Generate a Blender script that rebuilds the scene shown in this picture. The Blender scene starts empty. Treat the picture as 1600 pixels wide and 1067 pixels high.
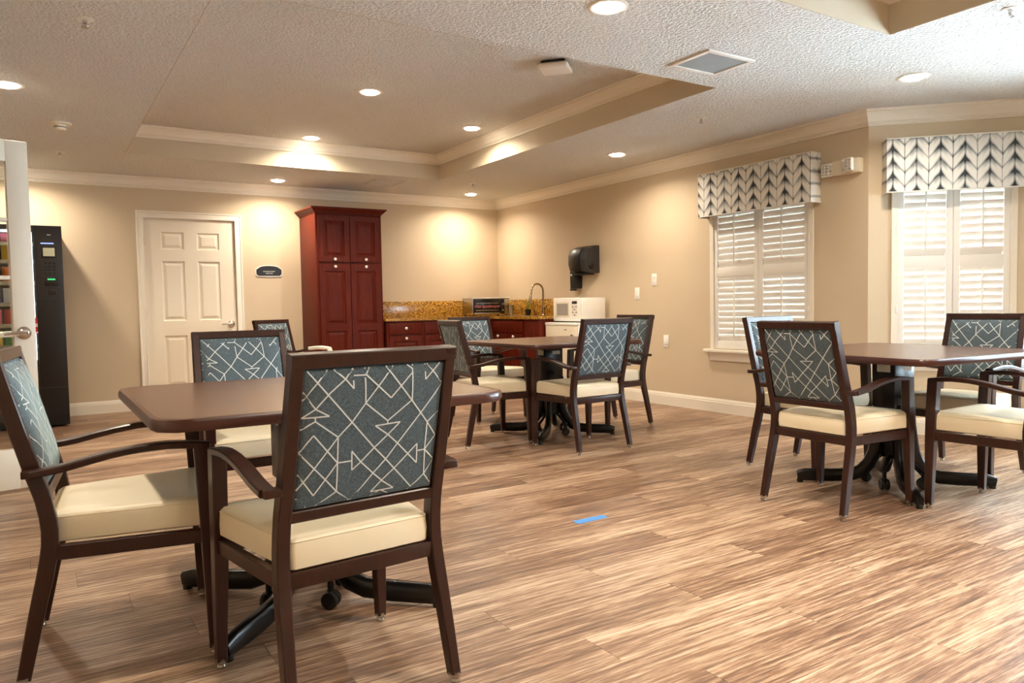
import bpy, bmesh, math, random
import numpy as np
from mathutils import Vector, Matrix
random.seed(7)
PI = math.pi
S = bpy.context.scene
C = S.collection

# ------------------------------------------------------------------ camera, sky, sun, exposure
CAM_POS = (-5.35735, -8.75454, 1.03526)
YAW, PITCH, ROLL, FPX = 0.565764, -0.048317, -0.018429, 1169.573
def cam_axes():
    f = Vector((math.sin(YAW)*math.cos(PITCH), math.cos(YAW)*math.cos(PITCH), math.sin(PITCH)))
    r = Vector((math.cos(YAW), -math.sin(YAW), 0)); u = r.cross(f)
    c, s = math.cos(ROLL), math.sin(ROLL)
    return c*r+s*u, -s*r+c*u, f
_r, _u, _f = cam_axes()
cam = bpy.data.cameras.new('camera'); cam_o = bpy.data.objects.new('camera', cam); C.objects.link(cam_o)
cam.sensor_fit = 'HORIZONTAL'; cam.sensor_width = 36; cam.lens = FPX*36/1600; cam.clip_start = .02
mw = Matrix.Identity(4)
for i in range(3):
    mw[i][0], mw[i][1], mw[i][2], mw[i][3] = _r[i], _u[i], -_f[i], CAM_POS[i]
cam_o.matrix_world = mw
S.camera = cam_o
w = bpy.data.worlds.new('overcast_sky'); S.world = w; w.use_nodes = True
w.node_tree.nodes['Background'].inputs[0].default_value = (.70, .86, 1, 1)
w.node_tree.nodes['Background'].inputs[1].default_value = 34.0
sun = bpy.data.lights.new('sun', 'SUN'); sun.energy = 30; sun.angle = math.radians(3); sun.color = (1, .96, .9)
sun_o = bpy.data.objects.new('sun', sun); C.objects.link(sun_o)
sun_o.rotation_euler = Vector((-.25, -.80, -.55)).to_track_quat('-Z', 'Y').to_euler(); sun_o.location = (3, 8, 7)
S.view_settings.view_transform = 'Standard'; S.view_settings.look = 'None'
S.view_settings.exposure = 0.38; S.view_settings.gamma = 1.0; S.view_settings.use_curve_mapping = False
LIGHT_W = 15.0
LIGHT_C = (1, .87, .70)

# ------------------------------------------------------------------ material helpers
def srgb(r, g, b):
    f = lambda c: (c/255/12.92) if c/255 <= .04045 else ((c/255+.055)/1.055)**2.4
    return (f(r), f(g), f(b), 1)
MATS = {}
class NT:
    """tiny helper around a material node tree"""
    def __init__(s, name):
        s.m = bpy.data.materials.new(name); s.m.use_nodes = True
        s.t = s.m.node_tree; s.b = s.t.nodes['Principled BSDF']; s.out = s.t.nodes['Material Output']
        MATS[name] = s.m
    def n(s, kind, **kw):
        nd = s.t.nodes.new(kind)
        for k, v in kw.items(): setattr(nd, k, v)
        return nd
    def l(s, a, b): s.t.links.new(a, b)
    def math(s, op, a, b=None, c=None, clamp=False):
        nd = s.n('ShaderNodeMath', operation=op); nd.use_clamp = clamp
        for i, x in enumerate((a, b, c)):
            if x is None: continue
            if isinstance(x, (int, float)): nd.inputs[i].default_value = x
            else: s.l(x, nd.inputs[i])
        return nd.outputs[0]
    def ramp(s, fac, stops, interp='LINEAR'):
        nd = s.n('ShaderNodeValToRGB'); nd.color_ramp.interpolation = interp
        e = nd.color_ramp.elements
        while len(e) < len(stops): e.new(.5)
        for el, (p, c) in zip(e, stops): el.position = p; el.color = c
        s.l(fac, nd.inputs[0]); return nd.outputs[0]
    def mix(s, fac, a, b, mode='MIX'):
        nd = s.n('ShaderNodeMix', data_type='RGBA', blend_type=mode)
        for x, i in ((fac, 0), (a, 6), (b, 7)):
            if isinstance(x, (int, float, tuple)): nd.inputs[i].default_value = x
            else: s.l(x, nd.inputs[i])
        return nd.outputs[2]
    def coord(s, scale=(1, 1, 1), kind='Object', add=None):
        tc = s.n('ShaderNodeTexCoord'); mp = s.n('ShaderNodeMapping'); mp.inputs['Scale'].default_value = scale
        src = tc.outputs[kind]
        if add is not None:
            va = s.n('ShaderNodeVectorMath', operation='ADD'); s.l(src, va.inputs[0]); s.l(add, va.inputs[1]); src = va.outputs[0]
        s.l(src, mp.inputs[0]); return mp.outputs[0]
    def noise(s, vec, scale=5, detail=3, rough=.5, out='Fac'):
        nd = s.n('ShaderNodeTexNoise'); nd.inputs['Scale'].default_value = scale
        nd.inputs['Detail'].default_value = detail; nd.inputs['Roughness'].default_value = rough
        s.l(vec, nd.inputs['Vector']); return nd.outputs[out]
    def bump(s, h, strength=.3, dist=.005):
        nd = s.n('ShaderNodeBump'); nd.inputs['Strength'].default_value = strength; nd.inputs['Distance'].default_value = dist
        s.l(h, nd.inputs['Height']); s.l(nd.outputs[0], s.b.inputs['Normal'])
    def set(s, **kw):
        for k, v in kw.items():
            i = s.b.inputs[k]
            if hasattr(v, 'is_output') or isinstance(v, bpy.types.NodeSocket): s.l(v, i)
            else: i.default_value = v
        return s

def plain(name, col, rough=.5, metal=0., var=.06, nscale=40, bump=0, **kw):
    t = NT(name); v = t.coord()
    f = t.noise(v, nscale, 3)
    lo = tuple(c*(1-var) for c in col[:3])+(1,); hi = tuple(min(1, c*(1+var)) for c in col[:3])+(1,)
    t.set(**{'Base Color': t.mix(f, lo, hi), 'Roughness': rough, 'Metallic': metal}); t.set(**kw)
    if bump: t.bump(f, bump, .002)
    return t.m
def emit(name, col, st):
    t = NT(name); t.set(**{'Base Color': col, 'Emission Color': col, 'Emission Strength': st}); return t.m
def wood(name, c0, c1, c2, rough=.35, scale=(30, 30, 2.2), coat=0., spec=.4):
    t = NT(name)
    oi = t.n('ShaderNodeObjectInfo')
    v = t.coord(scale); f = t.noise(v, 1.6, 6, .62)
    g = t.noise(t.coord(tuple(x*4 for x in scale)), 2.2, 3, .5)
    col = t.ramp(f, [(.25, c0), (.5, c1), (.78, c2)])
    col = t.mix(.25, col, t.ramp(g, [(.3, c0), (.7, c2)]))
    t.set(**{'Base Color': col, 'Roughness': rough, 'Coat Weight': coat, 'Coat Roughness': .2, 'Specular IOR Level': spec}); t.bump(g, .06, .001)
    return t.m

# wall paint
def paint(name, col, tex=.12):
    t = NT(name); v = t.coord(kind='Object')
    big = t.noise(v, 1.3, 2); fine = t.noise(v, 140, 3, .6)
    c0 = tuple(c*.96 for c in col[:3])+(1,); c1 = tuple(min(1, c*1.04) for c in col[:3])+(1,)
    t.set(**{'Base Color': t.mix(big, c0, c1), 'Roughness': .72}); t.bump(fine, tex, .002); return t.m
paint('wall_paint', srgb(206, 187, 158))
paint('fascia_paint', srgb(204, 190, 166))
plain('trim_paint', srgb(236, 228, 212), .38, var=.02)
plain('door_paint', srgb(234, 224, 204), .42, var=.02)
t = NT('ceiling_texture'); v = t.coord(); n1 = t.noise(v, 58, 2, .5)
vo = t.n('ShaderNodeTexVoronoi'); vo.inputs['Scale'].default_value = 75; t.l(v, vo.inputs['Vector'])
h = t.ramp(n1, [(.44, (0, 0, 0, 1)), (.60, (1, 1, 1, 1))])
t.set(**{'Base Color': t.mix(n1, srgb(222, 220, 215), srgb(236, 234, 229)), 'Roughness': .85}); t.bump(h, .8, .016)

# floor planks: streaky vinyl timber, a different piece of grain for every plank
def floor_mat(name, perobj):
    t = NT(name)
    oi = t.n('ShaderNodeObjectInfo'); rnd = oi.outputs['Random']
    comb = t.n('ShaderNodeCombineXYZ')
    t.l(t.math('MULTIPLY', rnd, 37.), comb.inputs[0]); t.l(t.math('MULTIPLY', rnd, 91.), comb.inputs[1])
    add = comb.outputs[0] if perobj else None
    v1 = t.coord((2.2, 50, 1), add=add); v2 = t.coord((9, 190, 1), add=add); v3 = t.coord((.9, 9, 1), add=add)
    a = t.noise(v1, 1.5, 5, .6); b = t.noise(v2, 1.6, 4, .6); c = t.noise(v3, 1.4, 2)
    s = t.math('ADD', t.math('MULTIPLY', a, .55), t.math('MULTIPLY', b, .33)); s = t.math('ADD', s, t.math('MULTIPLY', c, .22))
    s = t.math('ADD', s, t.math('MULTIPLY', t.math('SUBTRACT', rnd, .5), .09 if perobj else 0))
    col = t.ramp(s, [(.38, srgb(66, 46, 36)), (.46, srgb(100, 73, 56)), (.54, srgb(138, 105, 81)), (.61, srgb(180, 150, 123)), (.71, srgb(214, 193, 168))])
    t.set(**{'Base Color': col, 'Roughness': t.math('ADD', .30, t.math('MULTIPLY', b, .22)), 'Specular IOR Level': .45})
    t.bump(s, .12, .002); return t.m
floor_mat('vinyl_plank', True); floor_mat('vinyl_floor_far', False)
plain('floor_joint', srgb(66, 48, 38), .8)

wood('mahogany_frame', srgb(36, 19, 14), srgb(49, 25, 19), srgb(64, 35, 26), .30, (30, 30, 3))
wood('cherry_cabinet', srgb(62, 15, 6), srgb(88, 24, 9), srgb(116, 40, 15), .5, (26, 26, 2.2), spec=.18)
wood('table_laminate', srgb(78, 52, 42), srgb(92, 63, 51), srgb(106, 75, 61), .26, (10, 10, 10))
plain('table_edge', srgb(72, 38, 28), .28, var=.05)
plain('cream_vinyl', srgb(232, 219, 190), .42, var=.03, nscale=6, bump=.05)
t = NT('slate_fabric'); v = t.coord((220, 60, 260)); f = t.noise(v, 1.0, 4, .7); g = t.noise(t.coord(), 900, 2)
col = t.ramp(f, [(.3, srgb(46, 57, 64)), (.55, srgb(78, 95, 104)), (.8, srgb(116, 134, 143))])
t.set(**{'Base Color': col, 'Roughness': .75, 'Sheen Weight': .8, 'Sheen Roughness': .35, 'Sheen Tint': srgb(190, 220, 232)}); t.bump(f, .35, .0015)
plain('woven_line', srgb(214, 220, 220), .7, var=.1, nscale=300)
plain('black_metal', srgb(17, 17, 18), .28, .3, var=.1)
plain('black_plastic', srgb(20, 19, 19), .35, var=.1)
plain('dark_grey_plastic', srgb(48, 46, 46), .4, var=.05)
plain('chrome', srgb(210, 208, 204), .16, 1., var=.02)
plain('brass', srgb(170, 128, 58), .3, 1., var=.05)
plain('white_plastic', srgb(238, 234, 226), .36, var=.015)
plain('appliance_white', srgb(240, 236, 228), .3, var=.01)
plain('cream_plastic', srgb(226, 214, 190), .4, var=.02)
plain('grey_screen', srgb(158, 152, 142), .3, var=.05, nscale=200)
plain('vent_mesh', srgb(150, 147, 142), .7, var=.3, nscale=420)
plain('pewter_knob', srgb(236, 230, 220), .3, .2, var=.02)
plain('white_tape', srgb(232, 222, 212), .6, var=.04)
plain('blue_tape', srgb(74, 148, 226), .6, var=.05)
plain('label_paper', srgb(205, 200, 188), .6, var=.08, nscale=120)
plain('sign_black', srgb(26, 22, 20), .4, var=.05)
plain('pink_print', srgb(222, 120, 128), .5, var=.03)
plain('oven_black', srgb(22, 20, 19), .2, var=.1)
plain('steel', srgb(186, 182, 174), .26, 1., var=.03)
plain('warm_chrome', srgb(176, 156, 128), .18, 1., var=.02)
plain('leaf_green', srgb(120, 134, 40), .5, var=.2)
plain('exterior_wall', srgb(200, 196, 188), .8)
plain('beige_lit_vent', srgb(212, 206, 196), .5, var=.02)  # small ceiling vent: the beige light on it is put into the colour
t = NT('shutter_white'); t.set(**{'Base Color': srgb(240, 236, 228), 'Roughness': .4})
tr = t.n('ShaderNodeBsdfTranslucent'); tr.inputs[0].default_value = (.95, .95, .93, 1)
mx = t.n('ShaderNodeMixShader'); mx.inputs[0].default_value = .006
t.l(t.b.outputs[0], mx.inputs[1]); t.l(tr.outputs[0], mx.inputs[2]); t.l(mx.outputs[0], t.out.inputs[0])
t = NT('clear_glass'); gl = t.n('ShaderNodeBsdfGlossy'); gl.inputs['Roughness'].default_value = .02; tp = t.n('ShaderNodeBsdfTransparent')
tp.inputs[0].default_value = (.95, .97, .96, 1)
fr = t.n('ShaderNodeFresnel'); fr.inputs[0].default_value = 1.45; mx = t.n('ShaderNodeMixShader')
t.l(fr.outputs[0], mx.inputs[0]); t.l(tp.outputs[0], mx.inputs[1]); t.l(gl.outputs[0], mx.inputs[2]); t.l(mx.outputs[0], t.out.inputs[0])
t = NT('clear_plastic'); gl = t.n('ShaderNodeBsdfGlossy'); gl.inputs['Roughness'].default_value = .08; gl.inputs[0].default_value = (.9, .9, .88, 1)
tp = t.n('ShaderNodeBsdfTransparent'); tp.inputs[0].default_value = (.8, .8, .78, 1); mx = t.n('ShaderNodeMixShader'); mx.inputs[0].default_value = .35
t.l(tp.outputs[0], mx.inputs[1]); t.l(gl.outputs[0], mx.inputs[2]); t.l(mx.outputs[0], t.out.inputs[0])
# gold granite
t = NT('gold_granite'); v = t.coord(); n1 = t.noise(v, 70, 4, .65); n2 = t.noise(v, 28, 3)
vo = t.n('ShaderNodeTexVoronoi'); vo.inputs['Scale'].default_value = 95; t.l(v, vo.inputs['Vector'])
col = t.ramp(n1, [(.34, srgb(58, 34, 16)), (.45, srgb(140, 92, 34)), (.54, srgb(190, 138, 52)), (.66, srgb(222, 184, 100)), (.8, srgb(236, 212, 150))])
col = t.mix(t.math('MULTIPLY', n2, .5), col, vo.outputs['Color'], 'OVERLAY')
col = t.mix(.45, col, t.ramp(n1, [(.38, srgb(70, 42, 18)), (.6, srgb(206, 158, 66))]))
t.set(**{'Base Color': col, 'Roughness': .18})
# ikat arrow fabric (valances): local x across, z up
t = NT('arrow_fabric'); tc = t.n('ShaderNodeTexCoord'); sp = t.n('ShaderNodeSeparateXYZ')
wob = t.noise(tc.outputs['Object'], 14, 2, out='Color'); va = t.n('ShaderNodeVectorMath', operation='MULTIPLY_ADD')
t.l(wob, va.inputs[0]); va.inputs[1].default_value = (.012, 0, .012); t.l(tc.outputs['Object'], va.inputs[2]); t.l(va.outputs[0], sp.inputs[0])
P = .16
fx = t.math('FRACT', t.math('ADD', t.math('DIVIDE', sp.outputs[0], P), 100.25))
tri = t.math('ABSOLUTE', t.math('MULTIPLY', t.math('SUBTRACT', fx, .5), 2.))        # 0 on the arrow spine, 1 on the valley line
zz = t.math('FRACT', t.math('ADD', t.math('ADD', t.math('DIVIDE', sp.outputs[2], .100), t.math('MULTIPLY', tri, .92)), 100.))
chev = t.math('SUBTRACT', 1., t.math('MULTIPLY', t.math('ABSOLUTE', t.math('SUBTRACT', zz, .5)), 6.), clamp=True)
soft = t.math('SUBTRACT', 1., t.math('MULTIPLY', t.math('ABSOLUTE', t.math('SUBTRACT', zz, .40)), 2.4), clamp=True)
spine = t.math('SUBTRACT', 1., t.math('MULTIPLY', tri, 8.), clamp=True)
near = t.math('SUBTRACT', 1., t.math('MULTIPLY', tri, 1.5), clamp=True)
vall = t.math('SUBTRACT', 1., t.math('MULTIPLY', t.math('SUBTRACT', 1., tri), 16.), clamp=True)
nz = t.noise(t.coord(), 9, 2)
patch = t.ramp(nz, [(.35, (.5, .5, .5, 1)), (.6, (1, 1, 1, 1))])
d = t.math('ADD', t.math('MULTIPLY', chev, .6), t.math('MULTIPLY', t.math('MULTIPLY', soft, near), 1.25))
d = t.math('ADD', d, t.math('MULTIPLY', spine, .8)); d = t.math('ADD', d, t.math('MULTIPLY', vall, .8))
d = t.math('MULTIPLY', d, patch, clamp=True)
t.set(**{'Base Color': t.ramp(d, [(0, srgb(232, 230, 222)), (.45, srgb(158, 160, 158)), (1, srgb(42, 46, 50))]), 'Roughness': .8})
t.bump(t.noise(t.coord(), 500, 2), .15, .001)
plain('valance_lining', srgb(226, 222, 212), .8)
emit('lamp_lens', (1, .88, .72, 1), 60.0)
emit('lamp_lens_daylit', (1, .92, .80, 1), 40.0)
emit('led_blue', (.3, .4, 1, 1), 1.2); emit('led_green', (.05, .8, .25, 1), .6); emit('led_white', (.85, .9, 1, 1), 2.0)
emit('screen_yellow', (.5, .48, .3, 1), .3)
for nm, cc in dict(pack_red=(186, 30, 44), pack_blue=(40, 70, 170), pack_yellow=(232, 190, 40), pack_white=(225, 225, 230), pack_green=(40, 140, 60), pack_pink=(230, 90, 130), pack_orange=(230, 110, 30)).items():
    plain(nm, srgb(*cc), .35, var=.1)

# ------------------------------------------------------------------ mesh helpers
class MB:
    def __init__(s): s.v = []; s.f = []; s.M = Matrix.Identity(4)
    def add(s, vs, fs):
        o = len(s.v); s.v += [tuple(s.M @ Vector(p)) for p in vs]; s.f += [tuple(i+o for i in f) for f in fs]; return s
    def box(s, x0, x1, y0, y1, z0, z1, bev=0, seg=2):
        if bev <= 0:
            return s.add([(x0, y0, z0), (x1, y0, z0), (x1, y1, z0), (x0, y1, z0), (x0, y0, z1), (x1, y0, z1), (x1, y1, z1), (x0, y1, z1)],
                         [(0, 3, 2, 1), (4, 5, 6, 7), (0, 1, 5, 4), (1, 2, 6, 5), (2, 3, 7, 6), (3, 0, 4, 7)])
        bm = bmesh.new(); bmesh.ops.create_cube(bm, size=1)
        for v in bm.verts: v.co = ((x0+x1)/2+v.co.x*(x1-x0), (y0+y1)/2+v.co.y*(y1-y0), (z0+z1)/2+v.co.z*(z1-z0))
        bmesh.ops.bevel(bm, geom=bm.edges[:], offset=bev, segments=seg, affect='EDGES', profile=.5)
        return s.frombm(bm)
    def frombm(s, bm):
        bm.verts.index_update(); s.add([tuple(v.co) for v in bm.verts], [tuple(v.index for v in f.verts) for f in bm.faces]); bm.free(); return s
    def loft(s, rings, caps=True, closed=False):
        n = len(rings[0]); vs = [p for r in rings for p in r]; fs = []
        m = len(rings)
        for i in range(m if closed else m-1):
            a, b = i*n, ((i+1) % m)*n
            for j in range(n): k = (j+1) % n; fs.append((a+j, a+k, b+k, b+j))
        if caps and not closed: fs.append(tuple(reversed(range(n)))); fs.append(tuple(range((m-1)*n, m*n)))
        return s.add(vs, fs)
    def sweep(s, path, w, h, up=(0, 0, 1), taper=None, bev=0):
        """rectangular bar along a path; w across, h along 'up'"""
        path = [Vector(p) for p in path]; up = Vector(up); rings = []
        for i, p in enumerate(path):
            d = (path[min(i+1, len(path)-1)]-path[max(i-1, 0)]).normalized()
            side = d.cross(up).normalized(); nn = side.cross(d).normalized()
            k = taper[i] if taper else 1
            a, b = w*k/2, h*k/2
            if bev: q = [(-a+bev, -b), (a-bev, -b), (a, -b+bev), (a, b-bev), (a-bev, b), (-a+bev, b), (-a, b-bev), (-a, -b+bev)]
            else: q = [(-a, -b), (a, -b), (a, b), (-a, b)]
            rings.append([tuple(p+side*x+nn*y) for x, y in q])
        return s.loft(rings)
    def tube(s, path, r, n=10, rad=None):
        path = [Vector(p) for p in path]; rings = []
        ref = Vector((0, 0, 1)) if abs((path[1]-path[0]).normalized().z) < .9 else Vector((1, 0, 0))
        for i, p in enumerate(path):
            d = (path[min(i+1, len(path)-1)]-path[max(i-1, 0)]).normalized()
            a = d.cross(ref).normalized(); b = a.cross(d).normalized(); ref = b if abs(d.dot(b)) < .5 else ref
            rr = rad[i] if rad else r
            rings.append([tuple(p+a*math.cos(2*PI*k/n)*rr+b*math.sin(2*PI*k/n)*rr) for k in range(n)])
        return s.loft(rings)
    def lathe(s, prof, n=20, c=(0, 0, 0)):
        """profile of (radius, z) about the z axis, closed with caps"""
        rings = [[(c[0]+max(r, 1e-4)*math.cos(2*PI*k/n), c[1]+max(r, 1e-4)*math.sin(2*PI*k/n), c[2]+z) for k in range(n)] for r, z in prof]
        return s.loft(rings)
    def prism(s, poly, a0, a1, axis='z'):
        n = len(poly)
        f = {'z': lambda p, a: (p[0], p[1], a), 'y': lambda p, a: (p[0], a, p[1]), 'x': lambda p, a: (a, p[0], p[1])}[axis]
        return s.loft([[f(p, a0) for p in poly], [f(p, a1) for p in poly]])
    def mesh(s, name, smooth=35):
        me = bpy.data.meshes.new(name); me.from_pydata(s.v, [], s.f); me.validate()
        bm = bmesh.new(); bm.from_mesh(me); bmesh.ops.recalc_face_normals(bm, faces=bm.faces[:]); bm.to_mesh(me); bm.free()
        if smooth:
            me.polygons.foreach_set('use_smooth', [True]*len(me.polygons)); me.set_sharp_from_angle(angle=math.radians(smooth))
        return me
def obj(name, mb, mat, parent=None, smooth=35, loc=None):
    me = mb.mesh(name, smooth) if isinstance(mb, MB) else mb
    if not me.materials: me.materials.append(MATS[mat])
    o = bpy.data.objects.new(name, me); C.objects.link(o)
    if parent: o.parent = parent
    if loc: o.location = loc
    return o
def box(name, dims, mat, parent=None, bev=0, seg=2): return obj(name, MB().box(*dims, bev, seg), mat, parent)
def tag(o, label, cat, group=None):
    o['label'] = label; o['category'] = cat
    if group: o['group'] = group
    return o
def thing(name, label, cat, loc=(0, 0, 0), rz=0, group=None):
    o = bpy.data.objects.new(name, None); C.objects.link(o); o.empty_display_size = .1
    o.location = loc; o.rotation_euler = (0, 0, rz); return tag(o, label, cat, group)
def struct(o): o['kind'] = 'structure'; return o
def copy_tree(o, parent=None):
    c = o.copy(); C.objects.link(c); c.parent = parent
    for ch in list(o.children): copy_tree(ch, c)
    return c
def text(name, body, size, mat, parent, mw, extrude=.0008, align='CENTER', shear=0, space=1.0):
    cu = bpy.data.curves.new(name, 'FONT'); cu.body = body; cu.size = size; cu.extrude = extrude; cu.align_x = align; cu.align_y = 'CENTER'
    cu.shear = shear; cu.space_character = space; cu.resolution_u = 3
    o = bpy.data.objects.new(name, cu); C.objects.link(o); bpy.context.view_layer.update()
    me = bpy.data.meshes.new_from_object(o.evaluated_get(bpy.context.evaluated_depsgraph_get()))
    bpy.data.objects.remove(o); bpy.data.curves.remove(cu)
    me.name = name; me.materials.clear(); me.materials.append(MATS[mat])
    o = bpy.data.objects.new(name, me); C.objects.link(o); o.parent = parent; o.matrix_local = mw; return o
def mapto(px, src, dst):
    A = []
    for (x, y), (u, v) in zip(src, dst):
        A.append([x, y, 1, 0, 0, 0, -u*x, -u*y, -u]); A.append([0, 0, 0, x, y, 1, -v*x, -v*y, -v])
    H = np.linalg.svd(np.array(A, float))[2][-1].reshape(3, 3)
    q = H @ np.array([px[0], px[1], 1.]); return q[0]/q[2], q[1]/q[2]

# ------------------------------------------------------------------ room shell
ZC = 2.444                     # soffit ceiling
TR = (-4.627, -1.51, -5.258, -1.252)   # near tray x0,x1,y0,y1
T2 = (-4.627, -1.438, -10.0, -6.41)    # second tray
ZT = 2.70
YW = -5.389; BL = 1.21; BX = BL/math.sqrt(2); BY = YW-BX     # angled bay facet
BY2 = BY-2.0; YE = BY2-BX; YN = -10.9; XL = -6.35
WT = .16
def xr(y):
    if y > YW or y < YE: return 0.
    if y > BY: return YW-y
    if y > BY2: return BX
    return y-YE
# --- floor: base slab and planks
fl = MB(); fl.box(XL-.2, BX+.2, YN-.2, .2, -.2, -.004); floor = struct(obj('floor', fl, 'floor_joint'))
PW, PL = .178, 1.22
rest = MB(); plank_cache = {}
def inview(x, y):
    d = Vector((x, y, 0))-Vector(CAM_POS); z = d.dot(_f)
    if z < .3: return False
    return abs(d.dot(_r)/z) < .76 and abs(d.dot(_u)/z) < .53
row = 0; y = 0.; nplank = 0
while y > YN:
    y0 = max(y-PW, YN); off = (row*.437) % 1.0*PL
    x = XL-off
    while x < BX+.05:
        a, b = max(x, XL), x+PL
        e0, e1 = min(b, xr(y0)), min(b, xr(y))
        if min(e0, e1) > a+.01:
            g = .0007
            seen = any(inview(px, py) for px in (a, (a+min(e0, e1))/2, min(e0, e1)) for py in (y0, y))
            poly = [(a+g, y0+g), (e0-g, y0+g), (e1-g, y-g), (a+g, y-g)]
            if seen and nplank < 296:
                cx, cy = poly[0]
                key = tuple(round(q, 4) for p in poly for q in (p[0]-cx, p[1]-cy))
                if key not in plank_cache:
                    plank_cache[key] = MB().prism([(p[0]-cx, p[1]-cy) for p in poly], -.004, 0).mesh('plank', 0)
                obj('plank', plank_cache[key], 'vinyl_plank', floor, loc=(cx, cy, 0)); nplank += 1
            else:
                rest.prism(poly, -.004, 0)
        x += PL
    y -= PW; row += 1
if rest.v:
    o = obj('planks_out_of_sight', rest, 'vinyl_floor_far', floor, 0); o['kind'] = 'stuff'
# --- walls
ZW = 2.9
# going round so that outward is to the right of the direction (local y = (d.y,-d.x))
W1 = (3.86, 4.88, .60, 2.14)          # window 1 hole along the right wall (distance from the back corner)
W2 = (.20, .965, .60, 2.14)           # window 2 hole along the bay facet
def wall(name, a, b, holes=(), z0=-.2, z1=ZW, mat='wall_paint'):
    """a->b keeps the room on the right hand; local x along, y outward (left)"""
    A = Vector(a); B = Vector(b); L = (B-A).length; d = (B-A)/L
    m = MB(); m.M = Matrix(((d.x, -d.y, 0, A.x), (d.y, d.x, 0, A.y), (0, 0, 1, 0), (0, 0, 0, 1)))
    s0 = 0
    for (h0, h1, q0, q1) in sorted(holes):
        m.box(s0, h0, 0, WT, z0, z1); m.box(h0, h1, 0, WT, z0, q0); m.box(h0, h1, 0, WT, q1, z1); s0 = h1
    m.box(s0, L, 0, WT, z0, z1)
    return struct(obj(name, m, mat, smooth=0))
wall('wall_back', (XL-WT, 0), (WT, 0), [(-4.365-XL+WT, -3.445-XL+WT, -.01, 2.03)])
wall('wall_right', (0, 0), (0, YW), [W1])
wall('wall_bay', (0, YW), (BX, BY), [W2])
wall('wall_bay_middle', (BX, BY), (BX, BY2), [(.3, 1.7, .6, 2.14)])
wall('wall_bay_return', (BX, BY2), (0, YE), [(.245, 1.01, .6, 2.14)])
wall('wall_right_near', (0, YE), (0, YN))
wall('wall_near', (WT, YN), (XL-WT, YN))
wall('wall_left', (XL, YN), (XL, 0), [(-4.62-YN, -2.78-YN, -.01, 2.07)])
# corridor beyond the double doorway in the left wall (keeps daylight out)
box('wall_corridor', (XL-1.6, XL-1.5, -5.2, -2.2, -.2, ZW), 'wall_paint')
struct(bpy.data.objects['wall_corridor'])
m = MB(); m.box(XL-1.5, XL-WT, -5.3, -5.2, -.2, ZW); m.box(XL-1.5, XL-WT, -2.3, -2.2, -.2, ZW); m.box(XL-1.5, XL-WT, -5.2, -2.3, 2.45, 2.5)
struct(obj('wall_corridor_ends', m, 'wall_paint', smooth=0))
m = MB(); m.box(XL-1.5, XL-.2, -5.2, -2.3, -.05, -.004); struct(obj('floor_corridor', m, 'vinyl_floor_far', smooth=0))
# --- ceiling: soffit plate with two openings, trays above
m = MB(); x0, x1, ya, yb = TR; X0, X1 = XL-.1, BX+.1; zt = ZC+.012
def pl(a, b, c, d): m.box(a, b, c, d, ZC, zt)
E_ = .004; a0, a1, b1 = x0-E_, x1+E_, T2[1]+E_
pl(X0, a0, YN, .1); pl(a1, X1, T2[3]+E_, .1); pl(b1, X1, YN, T2[3]+E_)
pl(a0, a1, yb+E_, .1); pl(a0, a1, T2[3]+E_, ya-E_); pl(a0, b1, YN, T2[2]-E_)
struct(obj('ceiling', m, 'ceiling_texture', smooth=0))
def tray(T, n):
    x0, x1, ya, yb = T; f = MB(); th = .06; z0 = ZC+.0121
    e = .004
    f.box(x0-e, x0, ya-e, yb+e, ZC-.0003, ZT+.01); f.box(x1, x1+e, ya-e, yb+e, ZC-.0003, ZT+.01)
    f.box(x0, x1, ya-e, ya, ZC-.0003, ZT+.01); f.box(x0, x1, yb, yb+e, ZC-.0003, ZT+.01)
    struct(obj('trim_%d' % n, f, 'fascia_paint', smooth=0))
    c = MB(); c.box(x0-th, x1+th, ya-th, yb+th, ZT, ZT+.05); struct(obj('ceiling_tray', c, 'ceiling_texture', smooth=0))
tray(TR, 1); tray(T2, 2)
def mould(name, path, prof, mat, closed=False):
    """profile points (out from wall, z) swept along a polyline; the room lies to the right of travel"""
    P = [Vector(p) for p in path]; n = len(P); rings = []
    for i in range(n):
        dirs = []
        if closed or i > 0: dirs.append((P[i]-P[i-1]).normalized())
        if closed or i < n-1: dirs.append((P[(i+1) % n]-P[i]).normalized())
        ns = [Vector((d.y, -d.x)) for d in dirs]
        if len(ns) == 2: b = (ns[0]+ns[1]).normalized(); b = b/max(.2, b.dot(ns[0]))
        else: b = ns[0]
        rings.append([(P[i].x+b.x*o, P[i].y+b.y*o, z) for o, z in prof])
    m = MB(); m.loft(rings, closed=closed); return struct(obj(name, m, mat, smooth=20))
def crown(zc, h, pr): # cove crown with beads
    return [(0, zc), (0, zc-h), (.012, zc-h), (.012, zc-h*.9), (.018, zc-h*.87), (.018, zc-h*.80), (.028, zc-h*.74), (.033, zc-h*.6),
            (.045, zc-h*.42), (.062, zc-h*.28), (pr*.85, zc-h*.2), (pr*.85, zc-h*.14), (pr*.95, zc-h*.12), (pr, zc-h*.05), (pr, zc)]
ring = [(XL, 0), (0, 0), (0, YW), (BX, BY), (BX, BY2), (0, YE), (0, YN), (XL, YN)]
mould('trim_3', ring, crown(ZC, .112, .088), 'trim_paint', True)
mould('trim_4', [(TR[0], TR[3]), (TR[1], TR[3]), (TR[1], TR[2]), (TR[0], TR[2])], crown(ZT, .098, .08), 'trim_paint', True)
mould('trim_5', [(T2[0], T2[3]), (T2[1], T2[3]), (T2[1], T2[2]), (T2[0], T2[2])], crown(ZT, .098, .08), 'trim_paint', True)
bb = [(0, 0), (.016, 0), (.016, .094), (.012, .099), (.012, .110), (.009, .115), (.006, .127), (0, .127)]
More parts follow.
